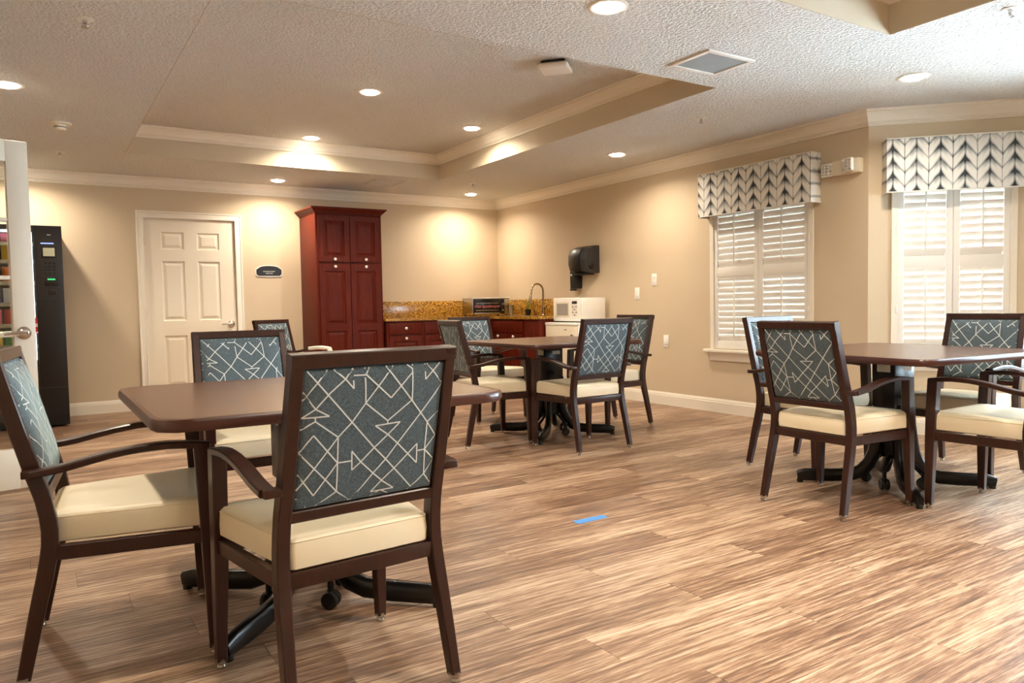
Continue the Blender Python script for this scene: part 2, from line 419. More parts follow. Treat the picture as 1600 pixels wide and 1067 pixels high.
mould('baseboard_back', [(XL, 0), (-4.44, 0)], bb, 'trim_paint')
mould('baseboard_back_inner', [(-3.37, 0), (-2.74, 0)], bb, 'trim_paint')
mould('baseboard_right', [(0, -2.0), (0, YW), (BX, BY), (BX, BY2), (0, YE), (0, YN), (XL, YN), (XL, -4.7)], bb, 'trim_paint')
mould('baseboard_left', [(XL, -2.7), (XL, 0)], bb, 'trim_paint')

# --- six-panel door in the back wall
DX0, DX1 = -4.365, -3.445
cs = [(0, 0), (0, .018), (.012, .020), (.018, .016), (.05, .013), (.058, .020), (.072, .020), (.072, 0)]
m = MB(); poly = [(DX0, 0), (DX0, 2.03), (DX1, 2.03), (DX1, 0)]
rings = []
for i, (px, pz) in enumerate(poly):
    sx = -1 if i < 2 else 1; up = 1 if i in (1, 2) else 0
    rings.append([(px+sx*o, -d, pz+up*o) for o, d in cs])
m.loft(rings); m.box(DX0-.004, DX0, 0, .1, 0, 2.03); m.box(DX1, DX1+.004, 0, .1, 0, 2.03); m.box(DX0, DX1, 0, .1, 2.027, 2.035)
struct(obj('trim_6', m, 'trim_paint', smooth=20))
door = bpy.data.objects.new('door_1', None); C.objects.link(door); door.location = (DX0, .012, 0); struct(door)
def panel_relief(m, x0, x1, z0, z1, y, dep=.012, bev=.022, fld=.034):
    """a recessed moulding and raised field facing -y, filling the hole x0..x1 z0..z1 of a face at y"""
    R = lambda a, yy: [(x0+a, yy, z0+a), (x1-a, yy, z0+a), (x1-a, yy, z1-a), (x0+a, yy, z1-a)]
    m.loft([R(0, y), R(bev*.4, y+dep), R(bev, y+dep), R(fld+.012, y+dep*.25)], caps=False)
    q = R(fld+.012, y+dep*.25); m.add(q, [(0, 1, 2, 3)])
def face_with_panels(m, x0, x1, z0, z1, y, thick, panels, **kw):
    xs = sorted({x0, x1, *[p[0] for p in panels], *[p[1] for p in panels]}); zs = sorted({z0, z1, *[p[2] for p in panels], *[p[3] for p in panels]})
    for i in range(len(xs)-1):
        for j in range(len(zs)-1):
            cx, cz = (xs[i]+xs[i+1])/2, (zs[j]+zs[j+1])/2
            if any(p[0] < cx < p[1] and p[2] < cz < p[3] for p in panels): continue
            m.add([(xs[i], y, zs[j]), (xs[i+1], y, zs[j]), (xs[i+1], y, zs[j+1]), (xs[i], y, zs[j+1])], [(0, 1, 2, 3)])
    m.add([(x0, y, z0), (x1, y, z0), (x1, y, z1), (x0, y, z1), (x0, y+thick, z0), (x1, y+thick, z0), (x1, y+thick, z1), (x0, y+thick, z1)],
          [(0, 4, 5, 1), (1, 5, 6, 2), (2, 6, 7, 3), (3, 7, 4, 0), (4, 7, 6, 5)])
    for p in panels: panel_relief(m, *p, y, **kw)
m = MB(); dw = DX1-DX0
PX = [(.165, .395), (.525, .755)]
face_with_panels(m, .004, dw-.004, .006, 2.024, 0, .04, [(a, b, z0, z1) for a, b in PX for z0, z1 in ((.23, .775), (.935, 1.575), (1.70, 1.885))])
obj('door_slab', m, 'door_paint', door, 20)
for z in (.22, 1.0, 1.78):
    m = MB(); m.lathe([(.0, -.05), (.008, -.05), (.008, .05), (.0, .05)], 10, (-.004, -.016, z)); m.lathe([(0, .05), (.005, .053), (0, .06)], 8, (-.004, -.016, z)); obj('hinge', m, 'brass', door)
def lever(parent, x, y, z, way, side=-1, mat='chrome'):
    m = MB(); m.M = Matrix.Translation((x, y, z)) @ Matrix.Rotation(PI/2*(1 if side < 0 else -1), 4, 'X')
    m.lathe([(0, 0), (.038, 0), (.038, .006), (.030, .012), (.013, .016), (.012, .05), (0, .05)], 20)
    r = obj('handle', m, mat, parent)
    m = MB(); pts = [(x, y+side*.048, z), (x+way*.03, y+side*.052, z), (x+way*.07, y+side*.05, z+.002), (x+way*.11, y+side*.046, z-.002)]
    m.tube(pts, .009, 10, [.012, .010, .009, .008]); obj('lever', m, mat, r); return r
lever(door, dw-.065, 0, .885, -1)
m = MB(); m.box(-.05, dw+.05, .09, .1, -.1, 2.1); obj('door_backing', m, 'door_paint', door)

# --- wall sign
sg = thing('wall_sign', 'small black arched name plaque with white rim beside the white door', 'sign', (-3.081, 0, 1.48))
def arch(w, h, c):
    hw = w/2; pts = [(-hw, -h*.32), (-hw+c, -h*.5), (hw-c, -h*.5), (hw, -h*.32), (hw, h*.12), (hw-c*1.0, h*.25)]
    for k in range(1, 8):
        a = PI*k/8; pts.append(((hw-c)*.98*math.cos(a)*.98, h*.25+h*.25*math.sin(a)))
    pts += [(-hw+c*1.0, h*.25), (-hw, h*.12)]
    return pts
m = MB(); m.prism(arch(.305, .132, .022), -.008, 0, 'y'); obj('rim', m, 'white_plastic', sg)
m = MB(); m.prism(arch(.284, .114, .022), -.0095, -.004, 'y'); obj('plate', m, 'sign_black', sg)
RX = Matrix.Rotation(PI/2, 4, 'X')
text('lettering', 'LIFE ENRICHMENT', .0165, 'white_plastic', sg, Matrix.Translation((0, -.0098, -.008)) @ RX)
text('lettering', 'DIRECTOR', .0165, 'white_plastic', sg, Matrix.Translation((0, -.0098, -.030)) @ RX)

# ------------------------------------------------------------------ shuttered windows
def shutter_window(name, A, d, h, valance, vlabel, vx, tilts, zb=.60, ztop=2.14):
    """A: corner the wall starts from, d: direction along the wall; h: (s0,s1); root local x along wall, y into the room, z up"""
    d = Vector(d).normalized(); ang = math.atan2(d.y, d.x)
    root = bpy.data.objects.new(name, None); C.objects.link(root); struct(root)
    root.location = (A[0]+d.x*h[0], A[1]+d.y*h[0], 0); root.rotation_euler = (0, 0, ang)
    W = h[1]-h[0]
    # local y negative = into the room (room is on the right of travel)
    m = MB(); fz0, fz1 = zb-.005, ztop
    m.box(-.04, .004, -.016, .05, fz0, fz1); m.box(W-.004, W+.04, -.016, .05, fz0, fz1); m.box(-.04, W+.04, -.016, .05, fz1-.03, fz1+.04)
    m.box(W/2-.016, W/2+.016, .024, .06, fz0, fz1)
    obj('window_frame', m, 'trim_paint', root)
    m = MB(); m.box(-.095, W+.095, -.062, .06, zb-.035, zb-.008, .006); obj('window_sill', m, 'trim_paint', root)
    m = MB(); m.prism([(0, zb-.115), (-.014, zb-.115), (-.018, zb-.10), (-.018, zb-.075), (-.03, zb-.055), (-.045, zb-.035), (0, zb-.035)], -.045, W+.045, 'x')
    # prism on x expects (y,z)
    obj('apron', m, 'trim_paint', root)
    m = MB(); m.box(-.01, W+.01, .115, .119, zb, ztop); obj('pane', m, 'clear_glass', root)
    m = MB(); m.box(-.01, W+.01, .105, .13, (zb+ztop)/2-.02, (zb+ztop)/2+.02); m.box(-.01, .03, .105, .13, zb, ztop); m.box(W-.03, W+.01, .105, .13, zb, ztop); obj('sash', m, 'trim_paint', root)
    slat = {}
    gap = .0015; pw = W/2
    for k in (() if tilts is None else (0, 1)):
        a, b = k*pw+gap, (k+1)*pw-gap; st = .045
        m = MB(); y0, y1 = -.006, .022
        m.box(a, a+st, y0, y1, zb, ztop-.03, .002); m.box(b-st, b, y0, y1, zb, ztop-.03, .002)
        m.box(a+st, b-st, y0, y1, zb, zb+.07, .002); m.box(a+st, b-st, y0, y1, 1.262, 1.348, .002); m.box(a+st, b-st, y0, y1, ztop-.11, ztop-.03, .002)
        sh = obj('shutter_panel', m, 'shutter_white', root)
        for tier, (z0, z1) in enumerate(((zb+.07, 1.262), (1.348, ztop-.11))):
            n = math.ceil((z1-z0)/.0585); tl = tilts[k][tier]
            lw = b-a-2*st-.004
            if 'm' not in slat:
                s = MB(); q = []
                for i in range(9):
                    a_ = 2*PI*i/8
                q = [(.032*math.cos(2*PI*i/10), .0055*math.sin(2*PI*i/10)) for i in range(10)]
                s.prism(q, -lw/2, lw/2, 'x'); slat['m'] = s.mesh('slat', 40)
            for i in range(n):
                o = obj('slat', slat['m'], 'shutter_white', sh)
                o.location = ((a+b)/2, .008, z0+(i+.5)*(z1-z0)/n); o.rotation_euler = (math.radians(tl), 0, 0)
            m = MB(); m.box((a+b)/2-.006, (a+b)/2+.006, -.034, -.024, z0+.03, z1-.015, .002); obj('tilt_rod', m, 'shutter_white', sh)
        for zz in (.95, 1.55):
            m = MB(); xx = a-.004 if k == 0 else b+.004; m.box(xx-.008, xx+.008, -.022, -.006, zz-.03, zz+.03, .003); obj('hinge', m, 'white_plastic', sh)
    if valance:
        v0, v1, vd, z0, z1 = vx
        v = thing('window_valance', vlabel, 'valance', (A[0]+d.x*(v0+v1)/2, A[1]+d.y*(v0+v1)/2, 0), ang, 'window valances')
        hw = (v1-v0)/2
        m = MB(); m.box(-hw, hw, -vd, -vd+.02, z0, z1, .004); m.box(-hw, -hw+.02, -vd+.02, -.001, z0, z1, .004); m.box(hw-.02, hw, -vd+.02, -.001, z0, z1, .004)
        obj('fabric_cover', m, 'arrow_fabric', v)
        m = MB(); m.box(-hw+.02, hw-.02, -vd+.02, -.001, z1-.02, z1-.004); obj('top_board', m, 'valance_lining', v)
        m = MB(); z_ = z0
        for zq in (z0, z1): m.tube([(-hw-.002, -.004, zq), (-hw-.002, -vd-.002, zq), (hw+.002, -vd-.002, zq), (hw+.002, -.004, zq)], .005, 6)
        obj('piping', m, 'valance_lining', v)
    return root
shutter_window('window_1', (0, 0), (0, -1), W1[:2], True, 'grey and white arrow patterned valance over the narrower window beside the emergency light', (3.785, 4.985, .13, 1.815, 2.205),
               ((-76, -78), (-72, -78)))
shutter_window('window_2', (0, YW), (1, -1), W2[:2], True, 'bright grey and white arrow patterned valance over the sunlit bay window', (.095, 1.07, .13, 1.815, 2.205),
               ((-68, -68), (-66, -66)))
r3 = shutter_window('window_3', (BX, BY), (0, -1), (.3, 1.7), False, '', None, None)  # unseen window, shutters left off to brighten the ceiling and foreground

shutter_window('window_4', (BX, BY2), (-1, -1), (.245, 1.01), False, '', None, None)  # unseen window, added without shutters to throw daylight onto the bay facet
# ------------------------------------------------------------------ ceiling fixtures
def downlight(loc, label, lens='lamp_lens', power=1.0, col=LIGHT_C):
    t = thing('recessed_light', label, 'ceiling light', loc, 0, 'recessed ceiling lights')
    m = MB(); m.lathe([(.068, 0), (.068, -.004), (.09, -.006), (.097, -.003), (.097, 0)], 28); obj('trim_ring', m, 'white_plastic', t)
    m = MB(); m.lathe([(0, -.0015), (.068, -.0015), (.066, -.008), (.054, -.014), (.03, -.018), (0, -.019)], 28); obj('lens', m, lens, t)
    l = bpy.data.lights.new('lamp_glow', 'AREA'); l.shape = 'DISK'; l.size = .12; l.energy = LIGHT_W*power; l.color = col; l.spread = math.radians(150)
    o = bpy.data.objects.new('lamp_glow', l); C.objects.link(o); o.parent = t; o.location = (0, 0, -.022)
    return t
downlight((-5.45, -3.18, ZC), 'recessed ceiling light at the far left edge above the glazed door')
downlight((-5.45, -.47, ZC), 'recessed ceiling light above the vending machine')
downlight((-3.07, -.45, ZC), 'recessed ceiling light in the low ceiling left of the tall cabinet')
downlight((-.67, -.47, ZC), 'recessed ceiling light over the kitchen corner')
downlight((-.65, -3.26, ZC), 'recessed ceiling light near the right wall above the paper towel dispenser side')
downlight((-3.0, -5.95, ZC), 'recessed ceiling light between the two ceiling trays at the top edge', power=1.0)
downlight((-.566, -6.05, ZC), 'recessed ceiling light washed out by daylight near the bay window', 'lamp_lens_daylit', .8)
downlight((-3.11, -3.24, ZT), 'recessed light in the middle of the raised ceiling tray')
downlight((-3.02, -1.50, ZT), 'recessed light at the back edge of the raised ceiling tray')
downlight((-1.84, -2.58, ZT), 'recessed light at the right edge of the raised ceiling tray')
downlight((-5.45, -6.0, ZC), 'recessed ceiling light out of frame above the near left chair')
downlight((-3.1, -7.9, ZT), 'recessed light in the second tray behind the camera side', power=1.7)
downlight((-2.0, -8.6, ZT), 'recessed light in the second tray near the right wall', power=1.7)
downlight((-4.2, -9.2, ZT), 'recessed light in the second tray behind the camera', power=1.5)
downlight((-.65, -9.0, ZC), 'recessed ceiling light beyond the bay')
def grille(loc, sx, sy, label, meshmat, frame='white_plastic'):
    t = thing('ceiling_vent', label, 'vent', loc)
    hx, hy = sx/2, sy/2; m = MB(); b = .03
    m.box(-hx, hx, -hy, -hy+b, -.010, 0, .003); m.box(-hx, hx, hy-b, hy, -.010, 0, .003); m.box(-hx, -hx+b, -hy+b, hy-b, -.010, 0, .003); m.box(hx-b, hx, -hy+b, hy-b, -.010, 0, .003)
    obj('frame', m, frame, t)
    m = MB(); m.box(-hx+b, hx-b, -hy+b, hy-b, -.003, -.001); obj('filter', m, meshmat, t)
    n = 18
    for i in range(n):
        y = -hy+b+(i+.5)*(sy-2*b)/n; m = MB(); m.box(-hx+b, hx-b, y-.0015, y+.0015, -.007, -.003); obj('slat', m, meshmat, t)
    return t
grille((-1.932, -5.612, ZC), .385, .325, 'white framed return air grille in the ceiling right of the tray', 'vent_mesh')
grille((-1.98, -.81, ZC), .35, .38, 'small beige-lit ceiling vent in front of the kitchen wall', 'beige_lit_vent', 'beige_lit_vent')
def sprinkler(loc, label, cap=False):
    t = thing('fire_sprinkler', label, 'sprinkler', loc, 0, 'ceiling sprinklers')
    m = MB(); m.lathe([(0, 0), (.04, 0), (.038, -.004), (.018, -.007), (0, -.007)], 18); obj('escutcheon', m, 'white_plastic', t)
    m = MB(); m.lathe([(0, -.006), (.011, -.006), (.010, -.022), (.006, -.024), (.006, -.034), (0, -.034)], 12); obj('head', m, 'chrome', t)
    m = MB(); m.lathe([(0, -.038), (.017, -.038), (.017, -.0405), (0, -.041)], 14); m.tube([(.012, 0, -.02), (.014, 0, -.03), (.004, 0, -.039)], .0018, 6); m.tube([(-.012, 0, -.02), (-.014, 0, -.03), (-.004, 0, -.039)], .0018, 6); obj('deflector', m, 'chrome', t)
sprinkler((-5.10, -4.58, ZC), 'ceiling sprinkler near the top left corner of the view')
sprinkler((-5.12, -1.09, ZC), 'ceiling sprinkler between the glazed door and the tray corner')
sprinkler((-1.06, -1.215, ZC), 'ceiling sprinkler just behind the kitchen corner light')
sprinkler((-.99, -4.64, ZC), 'ceiling sprinkler below the right end of the tray')
sprinkler((-1.26, -6.92, ZC), 'ceiling sprinkler in the top right corner of the view')
t = thing('smoke_detector', 'round smoke detector on the ceiling at left', 'smoke detector', (-5.145, -2.24, ZC))
m = MB(); m.lathe([(0, 0), (.075, 0), (.075, -.012), (.068, -.016), (.045, -.018), (0, -.018)], 24); obj('base', m, 'cream_plastic', t)
m = MB(); m.lathe([(0, -.018), (.042, -.018), (.040, -.040), (.034, -.052), (0, -.055)], 20); obj('sensor_head', m, 'cream_plastic', t)
m = MB(); m.lathe([(0, -.030), (.0425, -.030), (.0425, -.036), (0, -.036)], 20); obj('vent_band', m, 'dark_grey_plastic', t)
t = thing('wireless_access_point', 'white square wireless access point on the tray ceiling', 'access point', (-2.262, -4.50, ZT), math.radians(42))
m = MB(); m.box(-.085, .085, -.085, .085, -.022, 0, .01); obj('mount_plate', m, 'black_plastic', t)
m = MB(); m.box(-.105, .105, -.105, .105, -.055, -.022, .014, 3); obj('cover', m, 'white_plastic', t)

# ------------------------------------------------------------------ right wall fittings
def plate(y, z, kind, label):
    t = thing('wall_plate', label, 'outlet' if kind == 'outlet' else 'switch', (0, y, z), -PI/2)
    # local -y is into the room after turning: use x along wall
    m = MB(); m.box(-.037, .037, -.006, 0, -.062, .062, .003); obj('cover_plate', m, 'white_plastic', t)
    if kind == 'outlet':
        for zz in (-.022, .022):
            m = MB(); m.box(-.016, .016, -.009, -.005, zz-.014, zz+.014, .003); f = obj('socket', m, 'white_plastic', t)
            for xx in (-.006, .006):
                m = MB(); m.box(xx-.0014, xx+.0014, -.0098, -.0088, zz-.005, zz+.006); obj('slot', m, 'dark_grey_plastic', f)
    else:
        m = MB(); m.box(-.017, .017, -.010, -.005, -.034, .034, .002); obj('rocker', m, 'white_plastic', t)
    return t
plate(-2.80, 1.135, 'switch', 'white rocker switch plate on the tan wall, the left of the upper pair')
plate(-3.06, 1.27, 'outlet', 'white outlet plate on the tan wall, the topmost')
plate(-3.225, .645, 'switch', 'white plate low on the tan wall beside the chair back')
# emergency light
t = thing('emergency_light', 'cream twin head emergency light between the two valances', 'emergency light', (0, -5.235, 2.052), -PI/2)
m = MB(); m.box(-.115, .115, -.06, 0, -.055, .055, .006); obj('housing', m, 'cream_plastic', t)
def ehead(x, y, z, rz):
    m = MB(); m.box(-.05, .05, -.03, .0, -.052, .052, .014, 3); h = obj('lamp_head', m, 'white_plastic', t); h.location = (x, y, z); h.rotation_euler = (0, 0, rz)
    for i in range(3):
        for j in range(4):
            b = MB(); b.box(-.0105, .0105, -.003, .001, -.008, .008, .003); o = obj('lens_cell', b, 'chrome', h); o.location = (-.028+i*.028, -.0305, -.034+j*.0225)
ehead(.035, -.062, .008, math.radians(-8)); ehead(-.165, -.03, -.002, math.radians(10))
m = MB(); m.tube([(-.118, -.03, 0), (-.14, -.03, 0)], .012, 10); obj('swivel', m, 'cream_plastic', t)
# paper towel dispenser (local x along wall toward the camera, -y into the room)
t = thing('paper_towel_dispenser', 'large glossy black paper towel dispenser on the kitchen side wall', 'dispenser', (0, -2.02, 1.53), -PI/2)
m = MB(); rings = []
prof = [(-.15, .0), (-.10, .02), (0, .035), (.09, .05), (.135, .10), (.155, .20)]
def dring(x, k):
    pts = [(0, -.15), (-.10*k-.02, -.15), (-.17*k-.02, -.12), (-.205*k-.01, -.05), (-.205*k-.01, .05), (-.17*k-.01, .12), (-.09*k, .155), (0, .158)]
    return [(x, y, z) for y, z in pts]
m.loft([dring(-.165, .80), dring(-.150, .95), dring(-.09, 1.03), (dring(0, 1.06)), dring(.07, 1.03)]); obj('front_cover', m, 'black_plastic', t)
m = MB(); m.loft([dring(.07, .98), dring(.135, .92), dring(.158, .82)]); obj('side_shell', m, 'dark_grey_plastic', t)
m = MB(); m.M = Matrix.Translation((.155, -.115, -.075)) @ Matrix.Rotation(PI/2, 4, 'Y'); m.lathe([(0, 0), (.034, 0), (.034, .012), (.026, .02), (0, .02)], 18); obj('feed_knob', m, 'black_plastic', t)
m = MB(); m.box(-.13, .10, -.15, -.03, -.168, -.149, .006); obj('paper_slot', m, 'black_plastic', t)
t = thing('soap_dispenser', 'narrow black soap dispenser below the paper towel dispenser', 'dispenser', (0, -1.80, 1.315), -PI/2)
m = MB(); m.loft([[(x*k, y, z) for x, y in ((-.06, 0), (-.06, -.075), (-.04, -.10), (.04, -.10), (.06, -.075), (.06, 0))] for z, k in ((-.10, .86), (-.085, .95), (0, 1), (.085, .98), (.105, .9))]); obj('body', m, 'black_plastic', t)
m = MB(); m.box(-.03, .0, -.104, -.098, .045, .07, .002); obj('label', m, 'label_paper', t)
m = MB(); m.box(-.035, .035, -.112, -.06, -.125, -.10, .006); obj('push_bar', m, 'dark_grey_plastic', t)

# ------------------------------------------------------------------ kitchen
def knob(parent, x, y, z):
    m = MB(); m.M = Matrix.Translation((x, y, z)) @ Matrix.Rotation(PI/2, 4, 'X'); m.lathe([(0, 0), (.007, 0), (.006, .010), (.016, .016), (.018, .022), (.011, .029), (0, .030)], 14); return obj('knob', m, 'pewter_knob', parent)
def cab_door(parent, x0, x1, z0, z1, y, kn=None, panels=None, name='door', th=.02):
    m = MB(); st = .062 if x1-x0 > .25 else .05
    panels = panels or [(x0+st, x1-st, z0+st, z1-st)]
    face_with_panels(m, x0, x1, z0, z1, y-th, th, panels, dep=.014, bev=.016, fld=.03)
    o = obj(name, m, 'cherry_cabinet', parent, 20)
    if kn: knob(o, kn[0], y-th, kn[1])
    return o
CX0, CX1, CD = -2.712, -1.935, .575
t = thing('tall_cabinet', 'tall dark cherry pantry cabinet with four raised-panel doors', 'cabinet', (CX0, 0, 0))
cw = CX1-CX0
m = MB(); m.box(0, cw, -CD, -.002, .10, 2.10, .002); m.box(.02, cw-.02, -CD+.06, -.002, 0, .10); obj('carcass', m, 'cherry_cabinet', t)
m = MB(); P_ = [(0, 0), (0, -CD), (cw, -CD), (cw, 0)]
pr_ = [(0, 2.10), (.008, 2.10), (.010, 2.112), (.022, 2.118), (.036, 2.135), (.048, 2.148), (.055, 2.15), (.055, 2.165), (0, 2.165)]
sg_ = [(-1, 0), (-1, -1), (1, -1), (1, 0)]
m.loft([[(px+sx*o, py+sy*o-.002 if sy == 0 else py+sy*o, z) for o, z in pr_] for (px, py), (sx, sy) in zip(P_, sg_)]); m.box(0, cw, -CD, -.002, 2.10, 2.16); obj('crown', m, 'cherry_cabinet', t, 20)
for k in (0, 1):
    a, b = .028+k*(cw/2-.024), cw/2-.004+k*(cw/2-.024)
    cab_door(t, a, b, 1.56, 2.075, -CD, ((a+b)/2, 1.587))
    st = .062
    cab_door(t, a, b, .125, 1.535, -CD, ((a+b)/2, 1.505), [(a+st, b-st, .19, .78), (a+st, b-st, .86, 1.455)])
# base cabinets along the back wall, separate units
def base_unit(name, label, loc, rz, w, drawers, doors, depth=.60, group='base cabinets'):
    t = thing(name, label, 'cabinet', loc, rz, group)
    m = MB(); m.box(0, w, -depth, -.002, .10, .872, .002); m.box(.0, w, -depth+.06, -.002, 0, .10); obj('carcass', m, 'cherry_cabinet', t)
    n = len(drawers)
    for (a, b, kn) in drawers:
        m = MB(); m.box(a, b, -depth-.019, -depth, .715, .85, .005); o = obj('drawer', m, 'cherry_cabinet', t)
        if kn: knob(o, (a+b)/2, -depth-.019, .785)
    for (a, b, kx) in doors: cab_door(t, a, b, .125, .695, -depth, (kx, .668))
    return t
base_unit('base_cabinet', 'cherry base cabinet with drawer next to the tall cabinet', (-1.905, 0, 0), 0, .46, [(.02, .44, 1)], [(.02, .44, .23)])
base_unit('base_cabinet', 'cherry base cabinet behind the dark chair back at the far table', (-1.444, 0, 0), 0, .46, [(.02, .44, 1)], [(.02, .44, .23)])
base_unit('base_cabinet', 'cherry base cabinet under the cookie oven', (-.983, 0, 0), 0, .361, [(.02, .34, 1)], [(.02, .34, .18)])
m = MB(); m.box(-.60, -.002, -.78, -.002, .10, .872); m.box(-.54, -.002, -.72, -.002, 0, .10)
o = obj('corner_cabinet', m, 'cherry_cabinet'); tag(o, 'plain cherry corner cabinet under the end of the counter', 'cabinet', 'base cabinets')
# side run along the right wall: local x toward the camera, -y into the room
base_unit('sink_cabinet', 'cherry sink cabinet with two small-knobbed doors', (0, -.785, 0), -PI/2, .76, [(.05, .74, 0)], [(.05, .388, .22), (.396, .74, .56)])
m = MB(); m.box(-.61, -.002, -1.85, -1.548, .10, .872, .002); m.box(-.55, -.002, -1.85, -1.548, 0, .10)
o = obj('end_cabinet', m, 'cherry_cabinet'); tag(o, 'flat dark cherry cabinet end panel next to the small refrigerator', 'cabinet', 'base cabinets')
m = MB(); m.prism([(-1.932, -.002), (-1.932, -.63), (-.635, -.63), (-.635, -1.865), (-.002, -1.865), (-.002, -.002)], .874, .905)
ct = tag(obj('countertop', m, 'gold_granite', smooth=0), 'gold speckled granite L-shaped countertop with matching backsplash', 'countertop')
m = MB(); m.box(-1.932, -.022, -.022, -.002, .905, 1.108, .002); obj('backsplash', m, 'gold_granite', ct)
m = MB(); m.box(-.022, -.002, -1.865, -.022, .905, 1.108, .002); obj('backsplash', m, 'gold_granite', ct)
m = MB(); m.box(-.56, -.18, -1.42, -.96, .9052, .9085, .001); obj('sink_rim', m, 'steel', ct)
m = MB(); m.box(-.54, -.20, -1.40, -.98, .9086, .9089); obj('dark_sink_sheet', m, 'oven_black', ct)  # flat black sheet stands in for the dark hollow of the bowl
# faucet
t = thing('faucet', 'tall gooseneck pull-down faucet behind the sink', 'faucet', (-.11, -1.22, .9052))
m = MB(); m.lathe([(0, 0), (.028, 0), (.026, .012), (.019, .02), (.018, .11), (.014, .125), (0, .13)], 16); obj('base', m, 'warm_chrome', t)
pts = [(0, 0, .10)]+[(0, 0, z) for z in (.18, .26)]+[(-.085+.085*math.cos(a), 0, .30+.085*math.sin(a)) for a in np.linspace(0, PI*.93, 12)]+[(-.182, 0, .245)]
m = MB(); m.tube(pts, .0115, 12); obj('spout', m, 'warm_chrome', t)
m = MB(); m.tube([(-.180, 0, .26), (-.186, 0, .235), (-.198, 0, .17), (-.20, 0, .155)], .016, 12, [.012, .015, .019, .017]); obj('spray_head', m, 'warm_chrome', t)
m = MB(); m.tube([(0, -.015, .085), (0, -.05, .095), (.0, -.085, .125)], .008, 8, [.014, .01, .007]); obj('lever', m, 'warm_chrome', t)
# cookie oven
t = thing('cookie_oven', 'steel countertop cookie oven with pink script on its glass door', 'oven', (-.40, -.33, .9052), math.radians(-8))
m = MB(); m.box(-.26, .26, -.17, .17, .018, .222, .004); obj('body', m, 'steel', t)
m = MB(); m.box(-.265, .265, -.185, .175, .222, .236, .003); obj('lid', m, 'white_plastic', t)
m = MB(); m.box(-.245, .13, -.176, -.168, .024, .216, .003); obj('door_glass', m, 'oven_black', t)
m = MB(); m.box(-.235, .12, -.186, -.174, .030, .040, .003); obj('door_handle', m, 'steel', t)
m = MB(); m.box(-.21, .10, -.1775, -.175, .07, .076); m.box(-.21, .10, -.1775, -.175, .16, .166); obj('rack', m, 'steel', t)
m = MB(); m.box(.135, .185, -.178, -.168, .024, .216, .003); obj('control_panel', m, 'oven_black', t)
for z in (.07, .15):
    m = MB(); m.M = Matrix.Translation((.16, -.178, z)) @ Matrix.Rotation(PI/2, 4, 'X'); m.lathe([(0, 0), (.014, 0), (.012, .014), (0, .015)], 14); obj('knob', m, 'steel', t)
for x in (-.23, .23):
    for y in (-.14, .14):
        m = MB(); m.lathe([(0, 0), (.014, 0), (.012, .02), (0, .02)], 10, (x, y, 0)); obj('foot', m, 'black_plastic', t)
text('lettering', 'Otis Spunkmeyer', .050, 'pink_print', t, Matrix.Translation((-.055, -.1765, .122)) @ RX, .0006, shear=.25)
# steel canister, sprig in a glass
t = thing('steel_cup', 'small steel cup between the cookie oven and the faucet', 'cup', (-.20, -.62, .9052))
m = MB(); m.lathe([(0, 0), (.036, 0), (.04, .004), (.046, .12), (.047, .128), (.043, .128), (.040, .02), (0, .02)], 20); obj('cup', m, 'steel', t)
m = MB(); m.lathe([(0, .1285), (.048, .1285), (.048, .136), (0, .138)], 20); obj('cup_lid', m, 'warm_chrome', t)
t = thing('potted_sprig', 'small green leafy sprig in a dark pot in front of the granite splash', 'plant', (-.11, -.88, .9056))
m = MB(); m.lathe([(0, 0), (.03, 0), (.042, .06), (.044, .075), (.038, .075), (.034, .05), (0, .05)], 16); obj('pot', m, 'black_plastic', t)
for k in range(11):
    a = k*2.4; r = .02+.03*random.random(); h = .13+.09*random.random()
    m = MB(); m.tube([(0, 0, .05), (r*.3*math.cos(a), r*.3*math.sin(a), h*.6), (r*math.cos(a), r*math.sin(a), h)], .002, 5); st_ = obj('stem', m, 'leaf_green', t)
    m = MB(); c_ = Vector((r*math.cos(a), r*math.sin(a), h)); u_ = Vector((math.cos(a), math.sin(a), .3)).normalized(); s_ = u_.cross(Vector((0, 0, 1))).normalized(); n_ = s_.cross(u_)
    q = [c_-u_*.005, c_+u_*.015+s_*.014+n_*.003, c_+u_*.05, c_+u_*.015-s_*.014+n_*.003]
    m.add([tuple(p) for p in q]+[tuple(p-n_*.001) for p in q], [(0, 1, 2, 3), (7, 6, 5, 4), (0, 4, 5, 1), (1, 5, 6, 2), (2, 6, 7, 3), (3, 7, 4, 0)]); obj('leaf', m, 'leaf_green', st_)
# small fridge + microwave (local x toward camera, -y into room)
t = thing('mini_refrigerator', 'white compact refrigerator under the microwave', 'refrigerator', (0, -1.885, 0), -PI/2)
m = MB(); m.box(0, .53, -.50, -.03, .02, .835, .006); obj('cabinet_body', m, 'appliance_white', t)
m = MB(); m.box(0, .53, -.55, -.503, .025, .805, .010, 3); d_ = obj('door', m, 'cream_plastic', t)
m = MB(); m.box(-.002, .532, -.553, -.47, .806, .838, .006); obj('top_trim', m, 'appliance_white', t)
m = MB(); m.box(.35, .40, -.5515, -.549, .755, .768); obj('badge', m, 'grey_screen', d_)
m = MB(); m.M = Matrix.Translation((.50, -.55, .70)) @ Matrix.Rotation(PI/2, 4, 'X'); m.lathe([(0, 0), (.02, 0), (.02, .012), (.012, .018), (0, .018)], 14); obj('lock', m, 'chrome', d_)
for x in (.05, .48):
    for y in (-.46, -.08):
        m = MB(); m.lathe([(0, 0), (.015, 0), (.015, .02), (0, .02)], 10, (x, y, 0)); obj('foot', m, 'black_plastic', t)
t = thing('microwave', 'white microwave oven standing on the small refrigerator', 'microwave', (0, -1.868, .8385), -PI/2)
m = MB(); m.box(0, .475, -.40, -.06, .012, .265, .006); obj('case', m, 'appliance_white', t)
